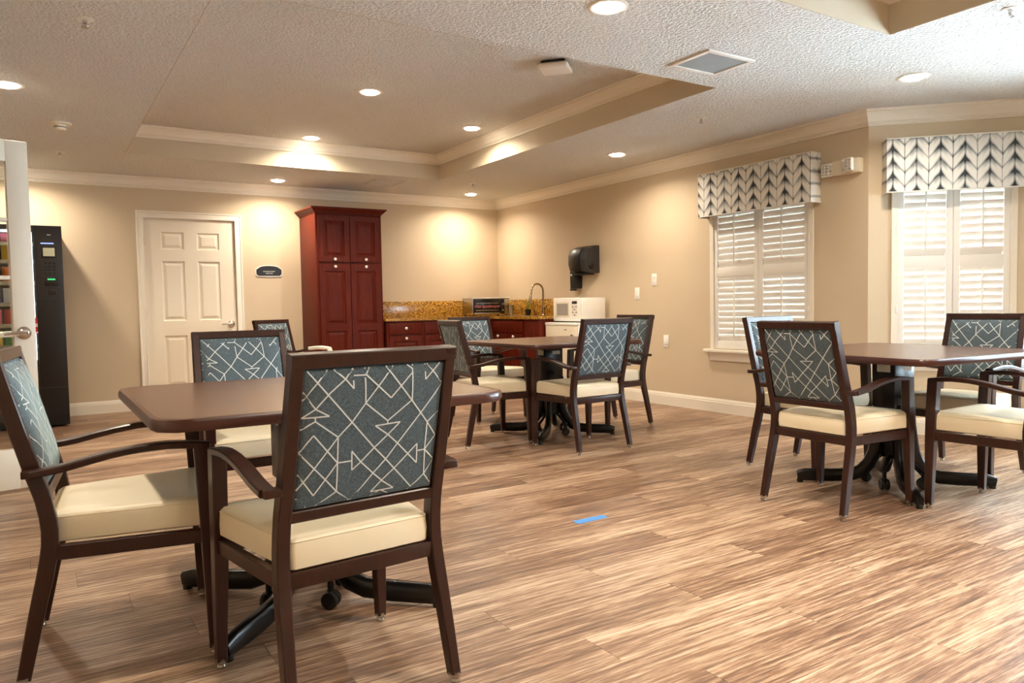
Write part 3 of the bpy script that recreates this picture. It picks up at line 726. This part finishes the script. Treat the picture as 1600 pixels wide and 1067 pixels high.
m = MB(); m.box(.0, .475, -.425, -.401, .010, .267, .008, 3); d_ = obj('front_panel', m, 'appliance_white', t)
m = MB(); m.box(.05, .305, -.4275, -.424, .055, .225, .003); obj('door_window_frame', m, 'cream_plastic', d_)
m = MB(); m.box(.075, .28, -.4290, -.4270, .075, .205); obj('door_window', m, 'grey_screen', d_)
m = MB(); m.box(.35, .44, -.4275, -.4245, .20, .23, .002); obj('display', m, 'dark_grey_plastic', d_)
for j in range(4):
    for i in range(3):
        m = MB(); m.box(.352+i*.031, .376+i*.031, -.4272, -.4245, .158-j*.03, .178-j*.03, .002); obj('button', m, 'cream_plastic' if (i+j) % 2 else 'grey_screen', d_)
for x in (.05, .42):
    for y in (-.37, -.1):
        m = MB(); m.lathe([(0, 0), (.014, 0), (.014, .012), (0, .012)], 10, (x, y, 0)); obj('foot', m, 'black_plastic', t)

# ------------------------------------------------------------------ chairs
TRACE = [  # woven lines of the backrest cloth, in the pixels of one close-up
 [(140,130),(380,437),(505,590),(570,660),(720,835)], [(250,125),(195,205),(100,315)], [(105,262),(180,360),(255,400),(105,415),(180,360)],
 [(180,360),(260,265),(345,185),(390,120),(390,240),(345,185),(285,120)], [(178,410),(178,432),(85,488)], [(178,432),(303,525)], [(390,165),(458,162)],
 [(455,110),(455,325)], [(480,110),(458,160),(595,295),(715,145)], [(570,105),(710,310),(800,440),(850,520)], [(610,100),(455,325),(380,437),(303,525)],
 [(455,325),(578,430),(710,310)], [(578,430),(578,446)], [(510,460),(648,437),(580,512),(510,460)], [(580,512),(635,565),(745,685)],
 [(580,512),(505,590),(430,675),(380,725),(380,610),(430,675)], [(380,668),(300,680)], [(715,100),(712,310)], [(685,95),(715,130)],
 [(785,90),(785,190),(835,130),(868,85)], [(795,85),(880,210)], [(885,215),(765,380),(635,565),(570,660),(500,745),(375,920)], [(868,375),(800,440)],
 [(800,440),(790,605),(790,755)], [(850,520),(790,605),(840,660)], [(790,605),(750,612)], [(745,685),(745,570),(620,715),(545,795),(490,862),(618,838)],
 [(303,525),(300,680),(295,855)], [(300,530),(170,715),(55,855)], [(75,625),(168,515),(300,680)], [(75,625),(170,715),(230,780),(295,855),(370,920)],
 [(300,680),(165,880),(65,755)], [(50,905),(125,970)], [(295,855),(175,965)], [(430,675),(500,745),(555,795),(618,838)], [(490,900),(545,850),(590,885)],
 [(845,670),(790,755),(700,865)], [(790,755),(840,810)]]
TC = [(110,130),(900,80),(840,840),(48,985)]
UV = [[mapto(p, TC, [(0,1),(1,1),(1,0),(0,0)]) for p in ln] for ln in TRACE]
UV = [[(min(.985,max(.015,u)), min(.985,max(.015,v))) for u,v in ln] for ln in UV]
RW, FW = .2165, .25          # rear post / front leg centre lines
Z0P, Z1P = .542, .897        # pad bottom/top
def xpost(z): return RW+(.014*(1-z/.41) if z < .41 else -.010*(z-.41)/.52)
def ypost(z):
    zs = [0, .1, .216, .33, .41, .50, .61, .75, .93]; ys = [-.283, -.262, -.238, -.211, -.200, -.208, -.240, -.277, -.322]
    return float(np.interp(z, zs, ys))
def pad_pt(u, v, side, lift=0.):
    """u,v in 0..1; side -1 back face, +1 front face"""
    hw = RW-.020; x = (u*2-1)*hw; z = Z0P+(Z1P-Z0P)*v
    e = (1-abs(u*2-1)**6)*(1-abs(v*2-1)**6)
    bul = (.013+.006*e) if side < 0 else (.013+.022*e)
    edge = min(1, min(u, 1-u)/.03, min(v, 1-v)/.035); edge = math.sqrt(max(0, 1-(1-edge)**2))
    yc = ypost(Z0P)+(ypost(Z1P)-ypost(Z0P))*v
    return Vector((x, yc+side*(bul*edge+lift), z+side*.12*bul*edge))
def build_chair():
    t = bpy.data.objects.new('dining_armchair', None); C.objects.link(t); t.empty_display_size = .1
    fr = 'mahogany_frame'
    for s in (-1, 1):
        zs = [.022, .1, .17, .24, .30, .35, .39, .43, .47, .52, .60, .70, .80, .93]
        tp = [.82, .88, .92, .96, 1, 1, 1, 1, 1, 1, 1, .98, .95, .9]
        m = MB(); m.sweep([(s*xpost(z), ypost(z), z) for z in zs], .034, .042, (0, 1, 0), tp, .003); o = obj('leg', m, fr, t)
        m = MB(); m.lathe([(0, 0), (.013, 0), (.015, .006), (.013, .012), (.008, .014), (.008, .024), (0, .024)], 12, (s*xpost(0), ypost(.0), 0)); m.lathe([(0, .018), (.018, .018), (.018, .03), (0, .03)], 12, (s*xpost(0), ypost(.02), 0)); obj('glide', m, 'clear_plastic', o)
        m = MB(); m.sweep([(s*(FW+.006), .215, .022), (s*(FW+.004), .213, .15), (s*FW, .21, .34), (s*FW, .205, .50), (s*FW, .198, .638)], .042, .048, (0, 1, 0), [.68, .8, .96, 1, 1], .003); o = obj('leg', m, fr, t)
        m = MB(); m.lathe([(0, 0), (.013, 0), (.015, .006), (.013, .012), (.008, .014), (.008, .024), (0, .024)], 12, (s*(FW+.006), .215, 0)); m.lathe([(0, .018), (.018, .018), (.018, .03), (0, .03)], 12, (s*(FW+.006), .215, 0)); obj('glide', m, 'clear_plastic', o)
        # armrest: arched flat bar from the front leg back past the post, short bridge to the post
        pts = []
        for k in range(13):
            q = k/12; y = .218-q*.455
            z = float(np.interp(q, [0, .12, .25, .4, .55, .7, .85, 1], [.634, .641, .645, .643, .635, .621, .606, .598]))
            x = FW+.006*q
            pts.append((s*x, y, z))
        m = MB(); m.sweep(pts, .042, .021, (0, 0, 1), None, .004)
        yb = pts[-1][1]; zb = pts[-1][2]
        m.box(min(s*(RW+.008), s*(FW+.02)), max(s*(RW+.008), s*(FW+.02)), yb-.022, yb+.012, zb-.0105, zb+.0105, .003)
        obj('armrest', m, fr, t)
    m = MB(); z0, z1 = .342, .384
    m.box(-RW, RW, -.222, -.196, z0, z1, .003); m.box(-FW, FW, .190, .216, z0, z1, .003)
    for s in (-1, 1): m.sweep([(s*RW, -.20, (z0+z1)/2), (s*FW, .20, (z0+z1)/2)], .024, z1-z0, (0, 0, 1), None, .003)
    obj('seat_frame', m, fr, t)
    # cushion: rounded slab, slight crown
    m = MB(); rings = []
    def outline(ins, z):
        yb, yf = -.212+ins, .232-ins; xb, xf = RW-.019-ins, FW+.006-ins; r = .03; pts = []
        # corners rounded, notch around the posts ignored
        for cx, cy, a0 in ((xf-r, yf-r, 0), (-(xf-r), yf-r, PI/2), (-(xb-r*.6), yb+r*.6, PI), (xb-r*.6, yb+r*.6, 1.5*PI)):
            rr = r if cy > 0 else r*.6
            for k in range(5):
                a = a0+PI/2*k/4; pts.append((cx+rr*math.cos(a), cy+rr*math.sin(a), z+.008*max(0, cy)/.2))
        return pts
    for ins, z in ((.006, .385), (0, .389), (-.002, .42), (0, .452), (.004, .462), (.014, .469), (.05, .474), (.12, .477)): rings.append(outline(ins, z))
    m.loft(rings); sc = obj('seat_cushion', m, 'cream_vinyl', t, 50)
    m = MB(); m.M = Matrix.Identity(4); m.tube([Vector(p)+Vector((0, 0, 0)) for p in outline(.001, .457)+[outline(.001, .457)[0]]], .0022, 5); obj('piping', m, 'cream_vinyl', sc)
    # back frame rails
    for nm, z0, z1 in (('top_rail', Z1P, .932), ('lower_rail', Z0P-.03, Z0P)):
        zc = (z0+z1)/2; y = ypost(zc); xx = xpost(zc)+.016
        m = MB(); m.sweep([(-xx, y, zc), (xx, y, zc)], .038, z1-z0, (0, -.13, 1), None, .003); obj(nm, m, fr, t)
    # pad
    m = MB(); nu, nv = 36, 36
    us = [0, .008, .018, .03]+[.03+.94*k/(nu-7) for k in range(1, nu-7)]+[.97, .982, .992, 1]
    g = {}; vs = []; fs = []
    for side in (-1, 1):
        for i, u in enumerate(us):
            for j, v in enumerate(us): g[side, i, j] = len(vs); vs.append(tuple(pad_pt(u, v, side)))
        for i in range(len(us)-1):
            for j in range(len(us)-1): fs.append((g[side, i, j], g[side, i+1, j], g[side, i+1, j+1], g[side, i, j+1]))
    m.add(vs, fs); pd = obj('backrest_pad', m, 'slate_fabric', t, 60)
    m = MB()
    for side in (-1, 1):
        for ln in UV:
            for (u0, v0), (u1, v1) in zip(ln, ln[1:]):
                if side > 0: u0, u1 = 1-u0, 1-u1
                L = math.hypot((u1-u0)*.4, (v1-v0)*.355); n = max(1, int(L/.03)); hw = .0018
                if L < 1e-4: continue
                nx, ny = -(v1-v0)*.355/L, (u1-u0)*.4/L
                vs = []
                for k in range(n+1):
                    q = k/n; u, v = u0+(u1-u0)*q, v0+(v1-v0)*q
                    for e in (-1, 1):
                        uu, vv = u+e*nx*hw/.4, v+e*ny*hw/.355
                        vs.append(tuple(pad_pt(min(.995, max(.005, uu)), min(.995, max(.005, vv)), side, .0018)))
                m.add(vs, [(2*k, 2*k+1, 2*k+3, 2*k+2) for k in range(n)])
    me = bpy.data.meshes.new('woven_pattern'); me.from_pydata(m.v, [], m.f); obj('woven_pattern', me, 'woven_line', pd)
    return t
chair0 = build_chair(); first = [True]
def chair(x, y, deg, label, group):
    o = chair0 if first[0] else copy_tree(chair0); first[0] = False
    o.location = (x, y, 0); o.rotation_euler = (0, 0, math.radians(deg)); tag(o, label, 'chair', group); return o
G1, G2, G3 = 'armchairs at the near table', 'armchairs at the far table', 'armchairs at the bay window table'
chair(-4.672, -6.69, 4.5, 'nearest armchair, its slate patterned back turned to the camera', G1)
chair(-5.125, -6.105, -96, 'armchair cut by the left edge, seen from the side with long arched arms', G1)
chair(-4.50, -5.17, 180, 'armchair facing the camera across the near table, in front of the white door', G1)
chair(-2.035, -4.43, 1, 'armchair with blue-grey back nearest the camera at the far table', G2)
chair(-2.445, -3.842, -98, 'dark armchair at the left side of the far table, back in shadow', G2)
chair(-1.89, -2.89, 183, 'light blue backed armchair behind the far table, before the cookie oven', G2)
chair(-1.275, -3.83, 90, 'dark armchair at the far table nearest the tan side wall', G2)
chair(-1.93, -6.437, -91, 'armchair at the bay window table with its whole dark back toward the camera', G3)
chair(-1.37, -5.88, 180, 'armchair under the shuttered window at the left of the bay window table', G3)
chair(-1.435, -6.992, 0, 'armchair cut by the right edge, only its cream seat and arms showing', G3)
chair(-.80, -6.47, 92, 'armchair against the bright bay window behind its table', G3)
E_ = chair(-3.21, -1.36, 208, 'distant armchair with white tape wrapped round one arm, before the cabinet', 'single armchair by the back wall')
m = MB(); pts = []
for k in range(7, -1, -1):
    q = k/12; pts.append((-FW-.002, .222-q*.455, float(np.interp(q, [0, .12, .25, .4, .55], [.634, .641, .645, .643, .635]))))
m.sweep(pts+[(-FW, .236, .600), (-FW, .232, .55)], .052, .034, (0, 0, 1), None, .008); obj('tape_wrap', m, 'white_tape', E_)

# ------------------------------------------------------------------ tables
def build_table():
    t = bpy.data.objects.new('dining_table', None); C.objects.link(t); t.empty_display_size = .1
    h, c = .542, .08
    def outl(h, c, n=4):
        pts = []
        for k in range(4):
            a = k*PI/2; ca, sa = math.cos(a), math.sin(a)
            loc = [(h, h-c*1.25), (h-c*.10, h-c*.62), (h-c*.35, h-c*.35), (h-c*.62, h-c*.10), (h-c*1.25, h)]
            pts += [(x*ca-y*sa, x*sa+y*ca) for x, y in loc]
        return pts
    m = MB(); m.loft([[(x, y, z) for x, y in outl(h-.018, c)] for z in (.722, .752)]); obj('tabletop', m, 'table_laminate', t)
    m = MB(); o_, i_ = outl(h, c), outl(h-.018, c); rings = []
    for (x, y), (u, v) in zip(o_, i_):
        dx, dy = (x-u), (y-v); rings.append([(u, v, .718), (u+dx*.75, v+dy*.75, .718), (x, y, .726), (x, y, .742), (u+dx*.75, v+dy*.75, .7515), (u, v, .7525)])
    m.loft(rings, closed=True); obj('edge_band', m, 'table_edge', t, 50)
    m = MB(); m.box(-.30, .30, -.045, .045, .695, .7175, .004); m.box(-.05, .05, -.32, .32, .70, .717, .004); obj('top_bracket', m, 'black_metal', t)
    m = MB(); m.box(-.055, .055, -.05, .05, .16, .695, .006); obj('column', m, 'black_metal', t)
    m = MB(); m.box(-.095, .075, -.07, .07, .44, .69, .008); hs = obj('tilt_housing', m, 'black_metal', t)
    m = MB(); m.box(-.097, -.0955, -.045, .035, .635, .675); obj('label', m, 'label_paper', hs)
    m = MB(); m.box(-.03, .045, -.0715, -.0700, .64, .668); obj('label', m, 'label_paper', hs)
    m = MB(); m.tube([(-.04, -.07, .50), (-.04, -.105, .50)], .010, 10); m.tube([(-.04, -.10, .50), (-.04, -.125, .50)], .02, 14); obj('crank_knob', m, 'black_plastic', hs)
    for k in range(4):
        a = PI/4+k*PI/2; ca, sa = math.cos(a), math.sin(a); P_ = lambda r, z: (r*ca, r*sa, z)
        path = [P_(.080, .46), P_(.080, .34), P_(.084, .26), P_(.097, .185), P_(.125, .12), P_(.17, .072), P_(.225, .052), P_(.32, .046), P_(.46, .044), P_(.505, .036)]
        tp = [.7, .85, 1, 1, 1, 1, 1, 1, .95, .75]
        m = MB(); m.sweep(path, .044, .070, (ca, sa, .6), tp, .010); l_ = obj('leg', m, 'black_metal', t, 60)
        m = MB(); m.lathe([(0, 0), (.017, 0), (.017, .012), (.017, .018), (.010, .03), (0, .03)], 12, P_(.49, 0)); obj('foot_glide', m, 'black_plastic', l_)
        a2 = k*PI/2+.25; cx, cy = .15*math.cos(a2), .15*math.sin(a2)
        m = MB(); m.lathe([(0, .05), (.011, .05), (.011, .10), (0, .10)], 10, (cx, cy, 0)); m.box(cx-.012, cx+.012, cy-.012, cy+.012, .04, .065, .004)
        m.tube([(cx, cy, .09), (cx*.35, cy*.35, .17)], .010, 8); cs_ = obj('caster', m, 'black_metal', t)
        for s in (-1, 1):
            m = MB(); m.M = Matrix.Translation((cx, cy, .0305)) @ Matrix.Rotation(a2+.6, 4, 'Z') @ Matrix.Rotation(PI/2, 4, 'X'); z_ = s*.014
            m.lathe([(0, z_-.009), (.026, z_-.009), (.030, z_-.005), (.030, z_+.005), (.026, z_+.009), (0, z_+.009)], 18); obj('wheel', m, 'black_plastic', cs_)
    return t
t1 = build_table(); t1.location = (-4.572, -6.115, 0); tag(t1, 'brown square pedestal table nearest the camera', 'table', 'square dining tables')
t2 = copy_tree(t1); t2.location = (-1.885, -3.855, 0); t2.rotation_euler = (0, 0, 0); tag(t2, 'brown square pedestal table in front of the kitchen counter', 'table', 'square dining tables')
t3 = copy_tree(t1); t3.location = (-1.375, -6.41, 0); t3.rotation_euler = (0, 0, math.radians(-5)); tag(t3, 'brown square pedestal table by the windows, reflecting daylight', 'table', 'square dining tables')

for ch in t3.children:
    if ch.name.split('.')[0] in ('leg', 'caster'): ch.rotation_euler = (0, 0, math.radians(4))

# blue tape strip
m = MB(); m.prism([(-.092, -.022), (-.085, -.027), (.088, -.020), (.094, .014), (.086, .026), (-.090, .027)], .0002, .0012)
o = obj('floor_tape', m, 'blue_tape'); o.location = (-3.147, -5.95, 0); tag(o, 'short strip of blue tape stuck on the floor', 'tape')

# ------------------------------------------------------------------ glazed door leaf standing open at the left
fd = bpy.data.objects.new('door_2', None); C.objects.link(fd); struct(fd)
fd.location = (-5.365, -3.455, 0); fd.rotation_euler = (0, 0, math.radians(14))     # local x runs back from the latch edge (negative) to the hinge
LW, LH, TH = .91, 2.045, .044
m = MB(); SW = .112
m.box(-SW, 0, -TH/2, TH/2, .012, LH, .003); m.box(-LW, -LW+SW, -TH/2, TH/2, .012, LH, .003)
m.box(-LW+SW, -SW, -TH/2, TH/2, LH-.125, LH, .003); m.box(-LW+SW, -SW, -TH/2, TH/2, .012, .245, .003); obj('door_frame', m, 'trim_paint', fd)
gz0, gz1 = .245, LH-.125; gx0, gx1 = -LW+SW, -SW; nr, ncl = 5, 3
for i in range(1, nr):
    z = gz0+(gz1-gz0)*i/nr; m = MB(); m.box(gx0, gx1, -.016, .016, z-.012, z+.012, .005); obj('muntin', m, 'trim_paint', fd)
for i in range(1, ncl):
    x = gx0+(gx1-gx0)*i/ncl; m = MB(); m.box(x-.012, x+.012, -.0155, .0155, gz0, gz1, .005); obj('muntin', m, 'trim_paint', fd)
for i in range(nr):
    for j in range(ncl):
        x0_, x1_ = gx0+(gx1-gx0)*j/ncl, gx0+(gx1-gx0)*(j+1)/ncl; z0_, z1_ = gz0+(gz1-gz0)*i/nr, gz0+(gz1-gz0)*(i+1)/nr
        m = MB(); m.box(x0_+.008, x1_-.008, -.003, .003, z0_+.008, z1_-.008); obj('pane', m, 'clear_glass', fd)
lever(fd, -.062, -TH/2, .925, -1); lever(fd, -.062, TH/2, .925, -1, 1)
for z in (.2, 1.0, 1.85):
    m = MB(); m.lathe([(0, -.05), (.008, -.05), (.008, .05), (0, .05)], 10, (-LW-.004, -.02, z)); obj('hinge', m, 'brass', fd)

# ------------------------------------------------------------------ vending machine
VX0, VX1, VY = -6.08, -5.128, -.775
t = thing('vending_machine', 'tall black snack vending machine behind the glazed door', 'vending machine', (VX0, VY, 0)); vw = VX1-VX0; vd = -VY-.03
m = MB(); m.box(0, vw, .02, vd, .03, 1.83, .006); m.box(0, vw, .05, vd, 0, .03)
# hollow look: the shell behind the glass is a set of panels
shell = MB(); shell.box(0, vw, vd-.03, vd, .02, 1.83); shell.box(0, .03, 0, vd-.03, .02, 1.83); shell.box(vw-.22, vw, 0, vd-.03, .02, 1.83, .004); shell.box(.03, vw-.22, 0, vd-.03, 1.79, 1.83); shell.box(.03, vw-.22, 0, vd-.03, .02, .60)
obj('body', shell, 'black_plastic', t)
m = MB(); m.box(.03, vw-.22, .002, .008, .60, 1.79); obj('glass_front', m, 'clear_glass', t)
for z in (.74, .93, 1.12, 1.31, 1.50, 1.66):
    m = MB(); m.box(.03, vw-.22, .05, vd-.04, z-.006, z, 0); m.box(.03, vw-.22, .045, .05, z-.012, z+.022); obj('shelf', m, 'steel', t)
m = MB(); m.box(vw-.245, vw-.23, .02, .035, .62, 1.77); m.box(.05, vw-.24, .02, .04, 1.765, 1.785); obj('light_strip', m, 'led_white', t)
m = MB(); m.box(vw-.215, vw-.005, -.006, -.0005, 1.18, 1.82, .002); cp = obj('control_panel', m, 'dark_grey_plastic', t)
def vp(name, x0, x1, z0, z1, mat, d=.004): 
    m = MB(); m.box(vw-.215+x0, vw-.215+x1, -.006-d, -.0055, z0, z1, .0015); return obj(name, m, mat, cp)
vp('status_light', .05, .15, 1.665, 1.675, 'led_blue'); vp('screen_surround', .05, .17, 1.535, 1.64, 'black_plastic', .003); vp('screen', .065, .155, 1.555, 1.63, 'screen_yellow', .005)
for j in range(4):
    for i in range(3): vp('key', .07+i*.034, .092+i*.034, 1.485-j*.03, 1.503-j*.03, 'grey_screen' if 0 else 'black_plastic', .006)
vp('card_reader', .065, .175, 1.285, 1.37, 'black_plastic', .014); vp('reader_display', .09, .15, 1.340, 1.352, 'led_green', .016); vp('coin_slot', .095, .155, 1.205, 1.255, 'black_plastic', .008)
vp('camera_eye', .10, .13, 1.74, 1.752, 'chrome', .003)
for (x0_, x1_, z0_, z1_, nm) in ((.0, vw, .36, .366, 'seam'), (vw-.215, vw, 1.168, 1.174, 'seam')):
    m = MB(); m.box(x0_+.002, x1_-.002, -.002, .0, z0_, z1_); obj(nm, m, 'dark_grey_plastic', t)
# printed picture of a drink on the lower glass edge and product packs on the shelves
m = MB(); m.box(vw-.235, vw-.217, -.002, 0, .86, 1.00); obj('drink_picture', m, 'pack_red', t)
m = MB(); m.box(vw-.235, vw-.217, -.0022, -.002, .92, .95); m.box(vw-.235, vw-.217, -.0022, -.002, .865, .875); obj('drink_picture', m, 'pack_white', t)
packs = ['pack_red', 'pack_blue', 'pack_yellow', 'pack_white', 'pack_green', 'pack_pink', 'pack_orange']; words = dict(pack_red='red', pack_blue='blue', pack_yellow='yellow', pack_white='white', pack_green='green', pack_pink='pink', pack_orange='orange')
order = ['lowest', 'second lowest', 'third lowest', 'third highest', 'second highest', 'highest']
def pack_mesh(hh):
    m = MB(); rings = []
    for z, w_, d_ in ((0, .048, .002), (.010, .05, .004), (.03, .049, .017), (hh*.5, .048, .022), (hh-.03, .049, .016), (hh-.01, .05, .004), (hh, .05, .002)):
        rings.append([(w_*c_, d_*s_, z) for c_, s_ in ((-1, 0), (-.7, -.8), (0, -1), (.7, -.8), (1, 0), (.7, .8), (0, 1), (-.7, .8))])
    m.loft(rings); return m.mesh('snack_pack', 50)
pm = {}
for si, z in enumerate((.74, .93, 1.12, 1.31, 1.50, 1.66)):
    for j in range(4):
        k = packs[(si*3+j*2) % 7]; hh = .15 if z < 1.6 else .10
        if (k, hh) not in pm: pm[k, hh] = pack_mesh(hh)
        side = ['leftmost', 'second from left', 'third from left', 'rightmost'][j]
        o = obj('snack_pack', pm[k, hh], k); o.location = (VX0+.30+j*.118, VY+.09, z+.0005)
        tag(o, '%s snack bag, %s on the %s shelf of the vending machine' % (words[k], side, order[si]), 'snack', 'snacks in the vending machine')
